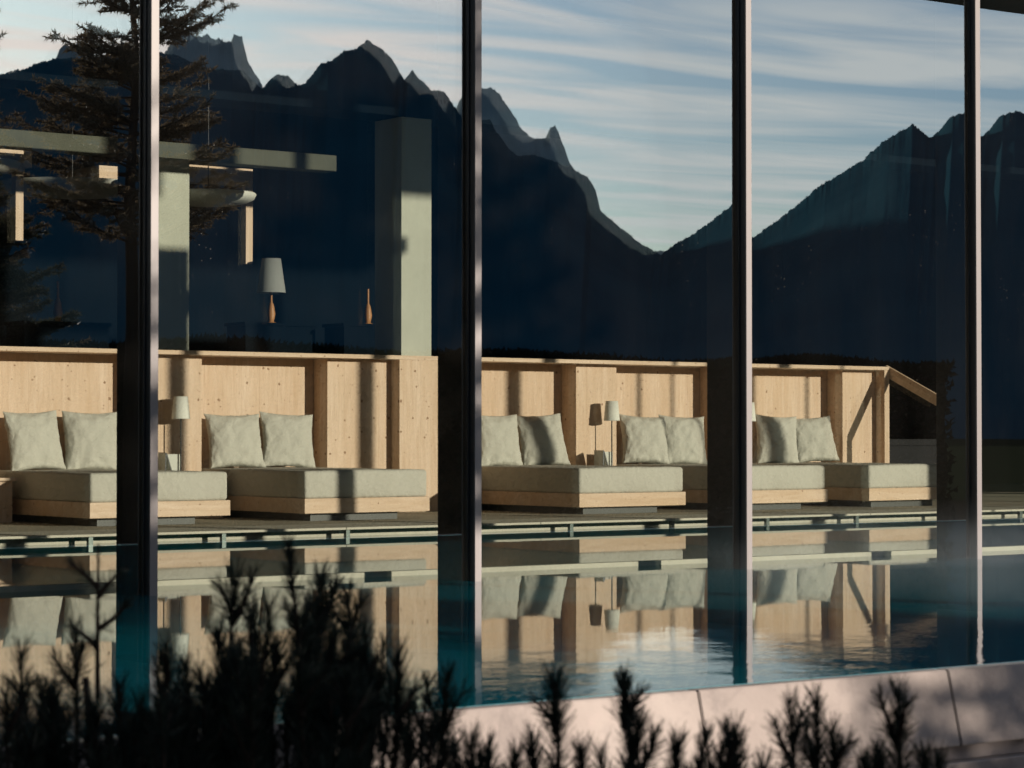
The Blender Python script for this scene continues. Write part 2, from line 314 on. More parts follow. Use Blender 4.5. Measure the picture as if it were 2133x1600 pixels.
def ridge(name, tab, dist, mat, seed, rough, label):
    random.seed(seed)
    a0, a1 = tab[0][0], tab[-1][0]
    n = int((a1-a0)/0.022); rows = [(0.50+0.5*i/22, -0.02+1.02*(i/22)**0.9) for i in range(23)]+[(1.08, 0.9), (1.3, 0.45), (1.6, 0.0)]; NQ = 22
    vs = []; fs = []; j = 0
    for i in range(n+1):
        az = a0+(a1-a0)*i/n
        while j < len(tab)-2 and tab[j+1][0] < az: j += 1
        t = (az-tab[j][0])/(tab[j+1][0]-tab[j][0]); s = tab[j][1]*(1-t)+tab[j+1][1]*t
        s0 = min(tv_(tab, az-.2), s, tv_(tab, az+.2)); sm = sum(tv_(tab, az+o_) for o_ in (-1.2, -.6, 0, .6, 1.2))/5; s += rough*(noise.fractal(Vector((az*7, seed, 0)), 0.8, 2.2, 7)+1.1*noise.fractal(Vector((az*30, seed, 3)), 0.7, 2.2, 4))
        for q, (d, h) in enumerate(rows):
            p = Vector((az*1.1, d*9, seed)); k = 0 if q == NQ else noise.fractal(p, 0.8, 2.1, 6)
            wt = max(0, min(1, h))**26 if q <= NQ else 1; se = s*wt+min(sm, s0*0.995)*(1-wt)
            dd = dist*(d+0.006*k); hh = dist*se/100*max(h+0.02*k*(1-wt), -0.01)
            if q < NQ: hh = min(hh, 0.992*dist*d*(s if q > NQ-3 else s0)/100)
            vs.append((math.cos(R(az))*dd, math.sin(R(az))*dd, hh-1.0))
    m = len(rows)
    for i in range(n):
        for q in range(m-1): fs.append((i*m+q, (i+1)*m+q, (i+1)*m+q+1, i*m+q+1))
    return props(raw_obj(name, vs, fs, mat, None, True), kind='structure')
def mount_mat(name, a, b, sc):
    w = M(name); v = w.coords(); g = w.noise(v, sc, 8, 0.65); c = w.mix(w.ramp(g, 0.35, 0.7), a, b); return w.pbr(c, 1.0, 0, None, 0.0)
ridge('mountain_forested', NEAR, 2600, mount_mat('forest_haze_blue', (0.010, 0.046, 0.070), (0.018, 0.062, 0.086), 0.006), 3, 0.06, '')  # blue of distance haze mixed into the forest colour
ridge('mountain_rocky', FAR, 4800, mount_mat('rock_haze_pale', (0.16, 0.20, 0.21), (0.22, 0.26, 0.27), 0.004), 8, 0.07, '')  # rock colour made paler to stand in for distance haze

# ------------------------------------------------------------------ ground, basin, coping, water, deck
gm = M('meadow'); gv = gm.coords(); gc = gm.mix(gm.ramp(gm.noise(gv, 0.7, 6, 0.7), 0.3, 0.7), (0.010, 0.015, 0.009), (0.020, 0.024, 0.013))
GR = gm.pbr(gc, 0.95, 0, None, 0.0)
props(raw_obj('ground', [(-9000, -9000, -1.6), (9000, -9000, -1.6), (9000, 9000, -1.6), (-9000, 9000, -1.6)], [(0, 1, 2, 3)], GR), kind='structure')
# garden bed in front of the pool wall
bm = bmesh.new(); bx(bm, -12, 40, -30, 5.96, -1.58, -0.62); props(mesh_obj('garden_bed', bm, plain('soil', (0.016, 0.013, 0.010), 0.95, 0, 6, 0.4, 0.8, 0.0)), kind='structure')
# overflow wall of the outdoor pool: slightly battered stone slabs over a recessed joint and a plain lower wall
def prism(bm, x0, x1, yt0, yt1, zt, yb0, yb1, zb):
    q = [bm.verts.new(p) for p in ((x0, yb0, zb), (x1, yb0, zb), (x1, yb1, zb), (x0, yb1, zb), (x0, yt0, zt), (x1, yt0, zt), (x1, yt1, zt), (x0, yt1, zt))]
    for f in ((0, 3, 2, 1), (4, 5, 6, 7), (0, 1, 5, 4), (1, 2, 6, 5), (2, 3, 7, 6), (3, 0, 4, 7)): bm.faces.new([q[i] for i in f])
PW = thing('pool_wall', 'pale pink stone overflow wall along the near edge of the pool', 'wall', (0, 0, 0))
x = 6.47-1.17*15
for k in range(44):
    if -9.5 < x < 27:
        bm = bmesh.new(); prism(bm, x+0.003, x+1.167, 6.035, 6.098, 0.006, 5.97, 6.098, -0.255)
        bmesh.ops.bevel(bm, geom=bm.edges[:], offset=0.004, segments=2, affect='EDGES'); mesh_obj('slab', bm, STONE, PW)
    x += 1.17
bm = bmesh.new(); bx(bm, -11, 40, 6.02, 6.097, -0.31, -0.257); mesh_obj('joint', bm, plain('joint_shadow_stone', (0.16, 0.14, 0.14), 0.8), PW)
bm = bmesh.new(); bx(bm, -11, 40, 5.962, 6.097, -1.57, -0.312, 0.004); mesh_obj('lower_wall', bm, STONE, PW)
bm = bmesh.new()
bx(bm, -11, 40, 6.10, 17.2, -1.35, -1.30); bx(bm, -11, 40, 6.099, 6.14, -1.3, 0.002); bx(bm, -11, 40, 17.1, 17.2, -1.3, -0.05)
props(mesh_obj('pool_basin', bm, TILE), kind='structure')
props(raw_obj('water', [(-11, 6.13, 0), (40, 6.13, 0), (40, 17.15, 0), (-11, 17.15, 0)], [(0, 1, 2, 3)], WATER), kind='structure')
# weir between outdoor and indoor water
props(box('pool_weir', (-11, 36, 12.04, 12.10, -0.9, 0.030), STONE_L, None, 0.003), 'long low pale stone weir standing just above the water behind the glass', 'weir')
bm = bmesh.new()
x = -11.0
while x < 36:
    bx(bm, x+0.002, x+1.998, 16.85, 17.6, 0.060, 0.080, 0.003); x += 2.0
props(mesh_obj('deck_edge', bm, STONE_L), kind='structure')
bm = bmesh.new(); bx(bm, -11, 36, 17.05, 17.6, -0.4, 0.058); props(mesh_obj('deck_fascia', bm, STONE_L), kind='structure')
x = -11.0; bm = bmesh.new()
while x < 36:
    for (a, b) in ((17.603, 18.6), (18.604, 19.9), (19.904, 22.0)): bx(bm, x+0.003, x+1.197, a, b, -0.1, 0.080)
    x += 1.2
bx(bm, -11, 36, 22.003, 31, -0.1, 0.078)
props(mesh_obj('pool_deck', bm, DECKM), kind='structure')
post = None
plab = ['just left of the leftmost mullion', 'below the gap right of the leftmost mullion', 'below the daybed with the shadow across its front', 'hidden close behind the second mullion',
        'below the daybed in the middle bay', 'by the right end of the middle bay daybed', 'just right of the third mullion', 'below the dark gap between the two rightmost daybeds', 'close to the fourth mullion', 'right of the fourth mullion, at the picture edge']
for k in range(10):
    px = 8.70+1.163*k
    if post is None:
        post = box('edge_post', (-0.02, 0.02, 16.865, 16.90, -0.3, 0.058), POSTM, None, 0.002); o = post
    else: o = post.copy(); COL.objects.link(o)
    o.location.x = px
    props(o, 'short metal post under the deck edge, '+plab[k], 'post', 'metal posts under the deck edge')

# ------------------------------------------------------------------ the pool house: facade, roof, room
H = thing('pool_house', 'glass fronted pool house with dark mullions and a reflected mountain sky', 'building')
GY = 11.40
def mullion(X, w=0.046, dep=0.30, cap=True):
    bm = bmesh.new(); bx(bm, X-w/2, X+w/2, GY+0.002, GY+dep, -0.35, 7.6, 0.002)
    bx(bm, X-w*0.32, X+w*0.32, GY-0.055, GY+0.002, -0.35, 7.6)
    m = mesh_obj('mullion', bm, DARK, H)
    if cap:
        bm = bmesh.new()
        bx(bm, X-w/2, X+w/2, GY-0.07, GY-0.057, -0.35, 7.6, 0.0015)
        mesh_obj('cap', bm, CAPM, m)
reg = [6.207+2.085*k for k in range(-5, 7)]
for X in reg: mullion(X)
for X, w, d in ((20.45, 0.03, 0.02), (20.92, 0.012, 0.02), (21.98, 0.046, 0.30), (22.92, 0.02, 0.02), (24.2, 0.046, 0.30), (26.3, 0.046, 0.30), (28.4, 0.046, 0.30)): mullion(X, w, d)
edges = reg+[21.98, 24.2, 26.3, 28.4]
yaw = {4: 0.0, 5: 0.0, 6: 0.0, 7: -0.77, 8: -1.34}
random.seed(5)
for i in range(len(edges)-1):
    a, b = edges[i]+0.02, edges[i+1]-0.02; c = (a+b)/2; hw = (b-a)/2
    yw = yaw.get(i, 0.0); ty = R(yw)
    def pane(name, y, ang, pit, mat, par):
        p = raw_obj(name, [(-hw, 0, -0.30), (hw, 0, -0.30), (hw, 0, 7.58), (-hw, 0, 7.58)], [(0, 1, 2, 3)], mat, par)
        p.location = (c, y, 0); p.rotation_euler = (pit, 0, ang); return p
    g = pane('glass_pane', GY-0.004, ty, 0, GLASS, H)
    g2 = pane('inner_pane', 0.022, R(0.13), R(-0.05), GLASS2, g); g2.location = (0, 0.024, 0)
bm = bmesh.new(); bx(bm, -5, 29, 8.36, 31.5, 7.64, 7.9); mesh_obj('roof', bm, ROOFM, H)
box('canopy', (15.0, 17.6, 8.36, 11.30, 4.47, 4.62), ROOFM, H, 0.004)
box('added_shade_panel', (18.58, 19.14, 8.46, 8.50, 5.60, 7.64), ROOFM, H); box('added_shade_panel', (17.55, 18.10, 8.46, 8.50, 6.12, 7.64), ROOFM, H)  # unseen panels added to keep sun off the upper columns
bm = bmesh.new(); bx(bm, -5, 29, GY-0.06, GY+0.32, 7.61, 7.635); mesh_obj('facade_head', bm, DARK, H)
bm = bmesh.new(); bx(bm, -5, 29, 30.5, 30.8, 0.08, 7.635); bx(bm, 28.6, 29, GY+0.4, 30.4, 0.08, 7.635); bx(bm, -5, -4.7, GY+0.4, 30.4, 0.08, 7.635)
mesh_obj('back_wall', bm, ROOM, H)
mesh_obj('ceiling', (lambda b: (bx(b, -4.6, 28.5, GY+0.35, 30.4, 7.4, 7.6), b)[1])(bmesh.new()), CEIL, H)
box('added_shade_board', (16.72, 17.14, 11.74, 11.75, 3.42, 4.95), ROOM2, H)  # unseen board added to shade the lower part of the rear column
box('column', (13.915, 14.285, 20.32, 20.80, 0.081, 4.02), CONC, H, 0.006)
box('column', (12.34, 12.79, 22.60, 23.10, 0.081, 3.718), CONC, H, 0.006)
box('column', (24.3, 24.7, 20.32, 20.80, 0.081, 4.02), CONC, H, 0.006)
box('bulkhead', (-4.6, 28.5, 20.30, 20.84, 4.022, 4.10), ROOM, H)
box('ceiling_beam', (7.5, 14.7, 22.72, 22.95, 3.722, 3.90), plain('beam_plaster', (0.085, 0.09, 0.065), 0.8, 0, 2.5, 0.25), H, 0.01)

# ------------------------------------------------------------------ timber partition with niches
T = thing('timber_partition', 'long pale knotty spruce partition with a top rail and daybed niches', 'partition')
box('top_rail', (5.2, 20.30, 19.81, 20.30, 1.567, 1.607), WOODH, T, 0.002)
sof = [7.20, 9.38, 11.45, 14.50, 16.42, 18.34]
nic = [(s-0.02, s+1.36) for s in sof]
for i, (a, b) in enumerate(nic): box('niche_back', (a, b, 20.21, 20.28, 0.082, 1.565), WOOD, T)
prev = 5.2
for i, (a, b) in enumerate(nic):
    if i == 3:
        box('pier_panel', (prev, 13.549, 19.96, 20.208, 0.082, 1.565), WOOD, T, 0.001)
        box('column_panel', (13.55, a, 19.815, 20.209, 0.082, 1.566), WOOD, T, 0.001)
    else: box('pier_panel', (prev, a, 19.96, 20.208, 0.082, 1.565), WOOD, T, 0.001)
    prev = b
box('pier_panel', (prev, 20.22, 19.96, 20.208, 0.082, 1.565), WOOD, T, 0.001)
box('end_post', (20.222, 20.30, 19.815, 20.29, 0.082, 1.5655), WOOD, T, 0.001)
# handrail dropping towards the pool from the end of the partition
bm = bmesh.new()
P0 = Vector((20.335, 19.87, 1.56)); P1 = Vector((20.335, 18.64, 1.02)); h = 0.13
vs = [bm.verts.new(p) for p in ((20.30, P0.y, P0.z+h/2), (20.332, P0.y, P0.z+h/2), (20.332, P0.y, P0.z-h/2), (20.30, P0.y, P0.z-h/2), (20.30, P1.y, P1.z+h/2), (20.332, P1.y, P1.z+h/2), (20.332, P1.y, P1.z-h/2), (20.30, P1.y, P1.z-h/2))]
for f in ((0, 1, 2, 3), (7, 6, 5, 4), (0, 4, 5, 1), (1, 5, 6, 2), (2, 6, 7, 3), (3, 7, 4, 0)): bm.faces.new([vs[i] for i in f])
bx(bm, 20.31, 20.36, 18.60, 18.68, 0.081, 1.04)
mesh_obj('stair_handrail', bm, WOODH, T)

# ------------------------------------------------------------------ daybeds
def cushion_mesh(w, d, z0, z1, seed):
    bm = bmesh.new(); bx(bm, 0, w, 0, d, z0, z1)
    bmesh.ops.bevel(bm, geom=bm.edges[:], offset=0.028, segments=4, affect='EDGES', profile=0.5)
    bmesh.ops.subdivide_edges(bm, edges=[e for e in bm.edges if e.calc_length() > 0.3], cuts=14, use_grid_fill=True)
    for v in bm.verts:
        p = v.co; n = noise.noise(p*3.2+Vector((seed, 0, 0)))*0.006+noise.noise(p*9+Vector((0, seed, 0)))*0.003
        # slightly bellied front and soft top
        s = math.sin(math.pi*min(max((p.z-z0)/(z1-z0), 0), 1))
        if p.y < 0.05: v.co.y -= 0.010*s
        if p.z > z1-0.05: v.co.z += 0.006*math.sin(math.pi*p.x/w)
        v.co += Vector((n, n, n*0.8)) if p.z > z0+0.02 else Vector((0, 0, 0))
    return bm
def make_daybed():
    r = thing('daybed', '', 'daybed')
    mesh_obj('mattress', cushion_mesh(1.30, 1.98, 0.128, 0.372, 2.0), FAB, r, True)
    box('frame', (-0.01, 1.315, -0.015, 2.0, 0.0, 0.130), WOODH, r, 0.0025)
    box('plinth', (0.10, 1.02, 0.07, 1.9, -0.068, 0.0), PLINTH, r)
    return r
db = make_daybed()
dlab = ['grey green daybed at the far left edge, partly outside the picture', 'leftmost full daybed in front of the first mullion, wooden frame and pale mattress',
        'daybed with a mullion shadow across its front, left of the widest timber panel', 'daybed left of the second floor lamp, front corner clear in the middle bay',
        'daybed half hidden behind the third mullion, right of the second floor lamp', 'rightmost daybed beside the stair handrail, end partly in shade']
for i, s in enumerate(sof):
    o = db if i == 0 else copy_tree(db)
    o.location = (s, 18.20, 0.148); props(o, dlab[i], 'daybed', 'low daybeds along the timber partition')

# ------------------------------------------------------------------ pillows
def pillow_mesh(size, seed, crease):
    n = 34; vs = []; fs = []; rnd = random.Random(seed)
    ph = rnd.random()*10
    def P(u, v, side):
        e = (max(0, 1-abs(u)**2.6)*max(0, 1-abs(v)**2.6))**0.55
        th = 0.10*e
        pin = 0.085
        x = u*(1-pin*(1-v*v)*abs(u)**3); z = v*(1-pin*(1-u*u)*abs(v)**3)
        q = Vector((u*2.1+ph, v*2.1, side*0.7))
        # radial tension folds from the corners
        w = 0
        for cx_, cz_ in ((-1, -1), (1, -1), (-1, 1), (1, 1)):
            dx, dz = u-cx_, v-cz_; r = math.hypot(dx, dz); a = math.atan2(dz, dx)
            w += 0.011*math.sin(a*22+ph+cx_)*math.exp(-r*2.6)*min(1, r*3)
        w += 0.014*noise.noise(q*1.4)+0.008*noise.noise(q*3.5)
        # slump at the bottom
        sl_ = math.exp(-((v+0.92)**2)/0.02)*crease*(0.5+0.8*noise.noise(Vector((u*6+ph, 2, 0))))
        y = side*(th+w*min(1, e*3)+0.035*sl_)
        edge = 0.006*noise.noise(Vector((u*4, v*4, ph)))
        return (x*size/2+edge, y, (z*size/2)+edge*0.5)
    for side in (-1, 1):
        for j in range(n+1):
            for i in range(n+1):
                u = math.sin((i/n*2-1)*math.pi/2*0.92)/math.sin(math.pi/2*0.92); v = math.sin((j/n*2-1)*math.pi/2*0.92)/math.sin(math.pi/2*0.92)
                vs.append(P(u, v, side))
    o = (n+1)**2
    for j in range(n):
        for i in range(n):
            a = j*(n+1)+i; fs.append((a, a+1, a+n+2, a+n+1)); b = o+a; fs.append((b, b+n+1, b+n+2, b+1))
    for k in range(n):   # seam
        for a, b in (((k), (k+1)), (n*(n+1)+k+1, n*(n+1)+k), ((k+1)*(n+1), k*(n+1)), (k*(n+1)+n, (k+1)*(n+1)+n)):
            fs.append((a, o+a, o+b, b))
    me = bpy.data.meshes.new('pillow'); me.from_pydata(vs, [], fs); me.materials.append(PILF)
    bm = bmesh.new(); bm.from_mesh(me); bmesh.ops.remove_doubles(bm, verts=bm.verts[:], dist=0.0004); bmesh.ops.recalc_face_normals(bm, faces=bm.faces[:]); bm.to_mesh(me); bm.free()
    me.polygons.foreach_set('use_smooth', [True]*len(me.polygons)); return me
pm = [pillow_mesh(0.55, k*3+1, 1.0) for k in range(4)]
#        x,     yaw, roll, mesh, label
pil = [(7.55, 6, 1, 0, 'pillow on the daybed at the far left edge, left one'), (8.12, -8, 2, 1, 'pillow on the daybed at the far left edge, right one'),
       (9.74, 5, -2, 2, 'left pillow on the daybed behind the leftmost mullion'), (10.30, -4, 1, 3, 'right pillow on the daybed behind the leftmost mullion, touching its neighbour'),
       (11.79, -6, 0, 0, 'upright square pillow right of the first floor lamp'), (12.37, -8, 3, 1, 'pillow next to the dark niche side left of the widest timber panel'),
       (14.85, -4, 0, 3, 'pillow just right of the second mullion, plain and unshaded'), (15.42, -12, -3, 2, 'pillow crossed by a broad curved shadow'),
       (16.79, -12, 3, 1, 'pillow right of the second floor lamp, crossed by a thin curved shadow'), (17.33, -14, 2, 0, 'pillow left of the third mullion, leaning against its neighbour'),
       (18.70, -12, 3, 3, 'half shaded pillow just right of the third mullion'), (19.24, -14, -3, 2, 'rightmost pillow, tilted with pointed corners')]
for i, (x, yw, rl, mi, lab) in enumerate(pil):
    o = bpy.data.objects.new('pillow', pm[mi]); COL.objects.link(o)
    lean = R(-14+(i*37 % 7-3)*1.1)
    o.rotation_euler = (lean, R(rl), R(yw)); o.location = (x, 19.97, 0.772+0.004*(i % 3)); k_ = 1+0.03*((i*5 % 7)-3)/3; o.scale = (k_, 1.0+0.15*((i*3 % 5)-2)/2, 2-k_)
    props(o, lab, 'pillow', 'linen pillows on the daybeds')

# ------------------------------------------------------------------ side tables, floor lamps, menu stands
def side_table(x0, x1):
    t = thing('side_table', '', 'side table', ((x0+x1)/2, 19.66, 0.081)); w = (x1-x0)/2-0.03
    box('table_top', (-w, w, -0.26, 0.28, 0.36, 0.385), WOODH, t, 0.002); box('table_base', (-w+0.03, w-0.03, -0.22, 0.27, 0.0, 0.36), WOOD, t)
    return t
def floor_lamp(X):
    r = thing('slim_lamp', '', 'lamp', (X, 19.78, 0.467))
    lathe('base', [(0, 0.0), (0.07, 0.0), (0.07, 0.012), (0.012, 0.016), (0.0, 0.016)], BLACKM, r)
    lathe('pole', [(0.0065, 0.016), (0.0065, 0.60)], BLACKM, r, 12)
    sh = lathe('shade', [(0.084, 0.512), (0.064, 0.716), (0.062, 0.716), (0.082, 0.512), (0.084, 0.512)], SHADE, r, 40)
    lathe('rim', [(0.0842, 0.512), (0.0848, 0.512), (0.0848, 0.517), (0.0842, 0.517)], PLAST, sh, 40)
    return r
def stand(X):
    r = thing('menu_stand', '', 'menu stand', (X, 19.74, 0.467), R(-8))
    for sx, nm in ((-1, 'front_board'), (1, 'back_board')):
        bm = bmesh.new(); bx(bm, -0.003, 0.003, -0.09, 0.09, 0.0, 0.20)
        o = mesh_obj(nm, bm, WHITEP, r); o.rotation_euler = (0, R(-sx*9 - 8), 0); o.location = (sx*0.035, 0, 0)
        bm = bmesh.new(); bx(bm, -0.005, 0.005, -0.097, -0.0905, 0.0, 0.202); bx(bm, -0.005, 0.005, -0.09, 0.09, 0.2005, 0.206); mesh_obj('edge_strip', bm, BLACKM, o)
    # wide white sheet behind
    box('sheet', (0.02, 0.19, 0.09, 0.094, 0.0, 0.19), WHITEP, r)
    return r
tabs = [(8.58, 9.34, 'side table left of the leftmost full daybed, hidden low between the daybeds'), (10.76, 11.42, 'side table between daybeds under the first floor lamp'),
        (15.88, 16.38, 'side table between daybeds under the second floor lamp'), (17.80, 18.30, 'side table between daybeds behind the third mullion')]
for a, b, lab in tabs:
    t = side_table(a, b); props(t, lab, 'side table', 'low wooden side tables between the daybeds')
l0 = floor_lamp(11.11)
props(l0, 'slim black lamp with a white cone shade right of the leftmost mullion', 'lamp', 'slim lamps by the daybeds')
for X, lab in ((16.19, 'slim black lamp with white cone shade in the middle bay, beside its brown shadow'), (18.10, 'slim lamp with white cone shade mostly hidden behind the third mullion')):
    o = copy_tree(l0); o.location.x = X; props(o, lab, 'lamp', 'slim lamps by the daybeds')
s0 = stand(10.93); props(s0, 'folded white card stand with black edges below the lamp by the leftmost mullion', 'menu stand', 'folded card stands on side tables')
o = copy_tree(s0); o.location.x = 16.02; props(o, 'folded white card stand with black edges below the lamp in the middle bay', 'menu stand', 'folded card stands on side tables')

# ------------------------------------------------------------------ lounge behind the partition
def frame_arch(X, Y, w, z, post_h, side, lab):
    r = thing('timber_arch', lab, 'timber frame', (X, Y, 0.08), 0, 'timber frames in the dark lounge')
    bm = bmesh.new(); bx(bm, 0, w, 0, 0.10, z-0.09, z+0.11, 0.003); mesh_obj('lintel', bm, WOODH, r)
    px = w-0.09 if side > 0 else 0
    bm = bmesh.new(); bx(bm, w-0.09, w, 0.0, 0.10, z-0.95, z-0.091, 0.003); mesh_obj('post', bm, WOOD, r)  # post cut short where shade would swallow its lower part
    return r
def pendant(X, Y, rad, z, lab):
    r = thing('pendant_lamp', lab, 'pendant lamp', (X, Y, z), 0, 'shallow white pendant lamps in the dark lounge')
    lathe('shade', [(0.0, -0.10), (rad*0.5, -0.085), (rad*0.82, -0.055), (rad*0.95, -0.02), (rad, 0.03), (rad*0.98, 0.045), (0.0, 0.045)], PLAST, r, 48)
    lathe('cord', [(0.006, 0.02), (0.006, 7.39-z)], BLACKM, r, 8)
    return r
frame_arch(13.12, 23.6, 1.04, 3.60, 0, 1, 'L shaped wooden frame right of the leftmost mullion above the lounge')
frame_arch(10.36, 23.6, 1.02, 3.73, 0, 1, 'wooden frame at the left edge above the lounge')
box_o = thing('timber_beam_end', 'short square wooden beam end left of the leftmost mullion', 'timber beam', (13.45, 25.9, 3.80)); bm = bmesh.new(); bx(bm, 0, 0.30, 0, 0.8, 0, 0.19, 0.003); mesh_obj('beam', bm, WOODH, box_o)
box_o = thing('timber_beam_end', 'small wooden beam end at the upper left, beside the frame post', 'timber beam', (12.05, 25.2, 3.82)); bm = bmesh.new(); bx(bm, 0, 0.2, 0, 0.8, 0, 0.19, 0.003); mesh_obj('beam', bm, WOODH, box_o)
pendant(13.36, 23.2, 0.52, 3.40, 'white pendant lamp under the L shaped wooden frame')
pendant(12.75, 25.2, 0.85, 3.62, 'wide white pendant lamp left of the leftmost mullion')
pendant(10.6, 23.2, 0.5, 3.56, 'small white pendant lamp at the left edge of the view')
def table_lamp(X, Y, z, shade, lab, sc=1.0):
    r = thing('table_lamp', lab, 'lamp', (X, Y, z), 0, 'table lamps in the dark lounge')
    b = lathe('base', [(0, 0), (0.055*sc, 0), (0.055*sc, 0.01), (0.028*sc, 0.02), (0.045*sc, 0.10*sc), (0.03*sc, 0.2*sc), (0.012, 0.24*sc), (0.012, 0.40*sc)], ORANGE, r, 20)
    if shade: lathe('shade', [(0.16*sc, 0.34*sc), (0.105*sc, 0.72*sc), (0.10*sc, 0.72*sc), (0.155*sc, 0.34*sc), (0.16*sc, 0.34*sc)], DIMSH, r, 36)
    return r
def console(X, Y, z, w, lab):
    r = thing('console', lab, 'console', (X, Y, 0.081), 0, 'dark consoles in the lounge')
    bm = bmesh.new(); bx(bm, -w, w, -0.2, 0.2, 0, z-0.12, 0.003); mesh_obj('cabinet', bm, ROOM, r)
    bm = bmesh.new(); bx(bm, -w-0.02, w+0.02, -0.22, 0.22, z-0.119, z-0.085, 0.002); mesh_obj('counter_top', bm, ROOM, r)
zt = 2.07
for (x, Y, sh, lab, cl) in ((14.28, 23.4, True, 'large white shaded table lamp toned dim in the dark lounge', 'dark console under the large shaded table lamp'),
                            (10.88, 21.8, False, 'slim turned wooden lamp base at the far left of the lounge', 'dark console at the far left of the lounge'),
                            (15.30, 23.0, False, 'slim turned wooden lamp base left of the lit concrete column', 'dark console left of the lit concrete column')):
    zc = zt-0.14 if Y < 22 else zt
    console(x, Y, zc, 0.45, cl); table_lamp(x, Y, zc-0.0035, sh, lab, 1.0)
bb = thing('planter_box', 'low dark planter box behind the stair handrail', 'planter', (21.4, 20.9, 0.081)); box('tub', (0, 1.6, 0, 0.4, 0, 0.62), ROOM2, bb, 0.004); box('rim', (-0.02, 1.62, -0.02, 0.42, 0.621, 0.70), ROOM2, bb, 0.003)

# ------------------------------------------------------------------ conifers
def tube(vs, fs, pts, rads, seg=5):
    base = len(vs)
    for i, p in enumerate(pts):
        d = (pts[min(i+1, len(pts)-1)]-pts[max(i-1, 0)]).normalized()
        a = d.orthogonal().normalized(); b = d.cross(a)
        for k in range(seg):
            t = 2*math.pi*k/seg; q = p+a*math.cos(t)*rads[i]+b*math.sin(t)*rads[i]; vs.append(tuple(q))
    for i in range(len(pts)-1):
        for k in range(seg):
            k2 = (k+1) % seg; fs.append((base+i*seg+k, base+i*seg+k2, base+(i+1)*seg+k2, base+(i+1)*seg+k))
def conifer(name, loc, h, rad, seed, mat, label, cat='tree', dens=1.0, z0=0.12, top_pow=0.8):
    rnd = random.Random(seed); r = thing(name, label, cat, loc, rnd.random()*6)
    tv, tf = [], []; pts = [Vector((0.04*math.sin(i*1.3), 0.04*math.cos(i*1.7), h*i/12)) for i in range(13)]
    tube(tv, tf, pts, [0.10*(h/7)*(1-i/12.6)+0.006 for i in range(13)], 8)
    cv, cf = [], []
    z = h*z0
    while z < h*0.985:
        f = 1-z/h; L_ = rad*(f**top_pow)*(0.75+0.5*rnd.random())+0.05
        nb = 6 if f > 0.15 else 4
        for k in range(nb):
            a = rnd.random()*6.283; L2 = L_*(0.65+0.45*rnd.random()); el = -0.25*f+0.35*(1-f)+rnd.uniform(-.15, .15)
            p0 = Vector((0, 0, z+rnd.uniform(-.08, .08))); d = Vector((math.cos(a), math.sin(a), el)); ns = 7
            bp = []
            for i in range(ns+1):
                t = i/ns; bp.append(p0+Vector((d.x*L2*t, d.y*L2*t, d.z*L2*t-0.20*L2*t*t*f+0.22*L2*t**3)))
            tube(tv, tf, bp, [0.018*(1-i/(ns+0.5))*(0.4+f)+0.003 for i in range(ns+1)], 4)
            side = Vector((-math.sin(a), math.cos(a), 0))
            nt_ = max(4, int(L2*11*dens))
            for q in range(nt_):
                t = 0.18+0.82*(q+rnd.random())/nt_; i = min(int(t*ns), ns-1); bpnt = bp[i].lerp(bp[i+1], t*ns-i)
                sgn = rnd.choice((-1, 1)); tl = (0.12+0.26*(1-t))*(0.6+0.8*rnd.random())*min(1, L2+0.25)
                td = (side*sgn*rnd.uniform(.5, 1)+d*0.8+Vector((0, 0, rnd.uniform(-.35, .35)))).normalized()
                e = bpnt+td*tl; tube(tv, tf, [bpnt, bpnt.lerp(e, .5)+Vector((0, 0, -0.01)), e], [0.004, 0.003, 0.0015], 3)
                nn = int(26*tl/0.25*dens)+9
                for _ in range(nn):
                    s = rnd.random(); c = bpnt.lerp(e, s); nd = (td*0.6+Vector((rnd.gauss(0, .7), rnd.gauss(0, .7), rnd.gauss(0, .7)))).normalized()
                    ln = rnd.uniform(.045, .085); wv = nd.cross(Vector((rnd.random()-.5, rnd.random()-.5, rnd.random()-.5))).normalized()*0.009
                    b = len(cv); cv.extend((tuple(c-wv), tuple(c+wv), tuple(c+nd*ln))); cf.append((b, b+1, b+2))
        z += h*0.021*(0.7+0.7*rnd.random())
    raw_obj('trunk', tv, tf, BARK, r, True); raw_obj('crown', cv, cf, mat, r)
    return r
conifer('larch_tree', (13.4, -2.2, -1.6), 8.8, 1.95, 11, LARCH, 'brown larch reflected in the glass around the leftmost mullion', dens=1.5, top_pow=0.5, z0=0.53)
conifer('larch_tree', (11.4, -3.9, -1.6), 7.6, 2.3, 23, LARCH, 'larch whose branch tips are reflected at the left edge of the glass', dens=1.2, top_pow=0.5, z0=0.34)
conifer('spruce_tree', (11.7, -2.6, -1.6), 5.6, 1.9, 31, SPRUCE, 'small dense spruce with a bare lower trunk, behind the camera', dens=1.8, z0=0.53)

w_ = thing('added_sky_block', 'unseen dark block added left of the pool garden against sky light', 'building', (-7, -24, -1.59))  # unseen block added to cut sky light from the left
box('wall', (0, 1.0, 0, 34, 0, 10.5), SCREEN, w_); box('roof', (-0.3, 1.4, -0.3, 34.3, 10.51, 10.8), ROOFM, w_)
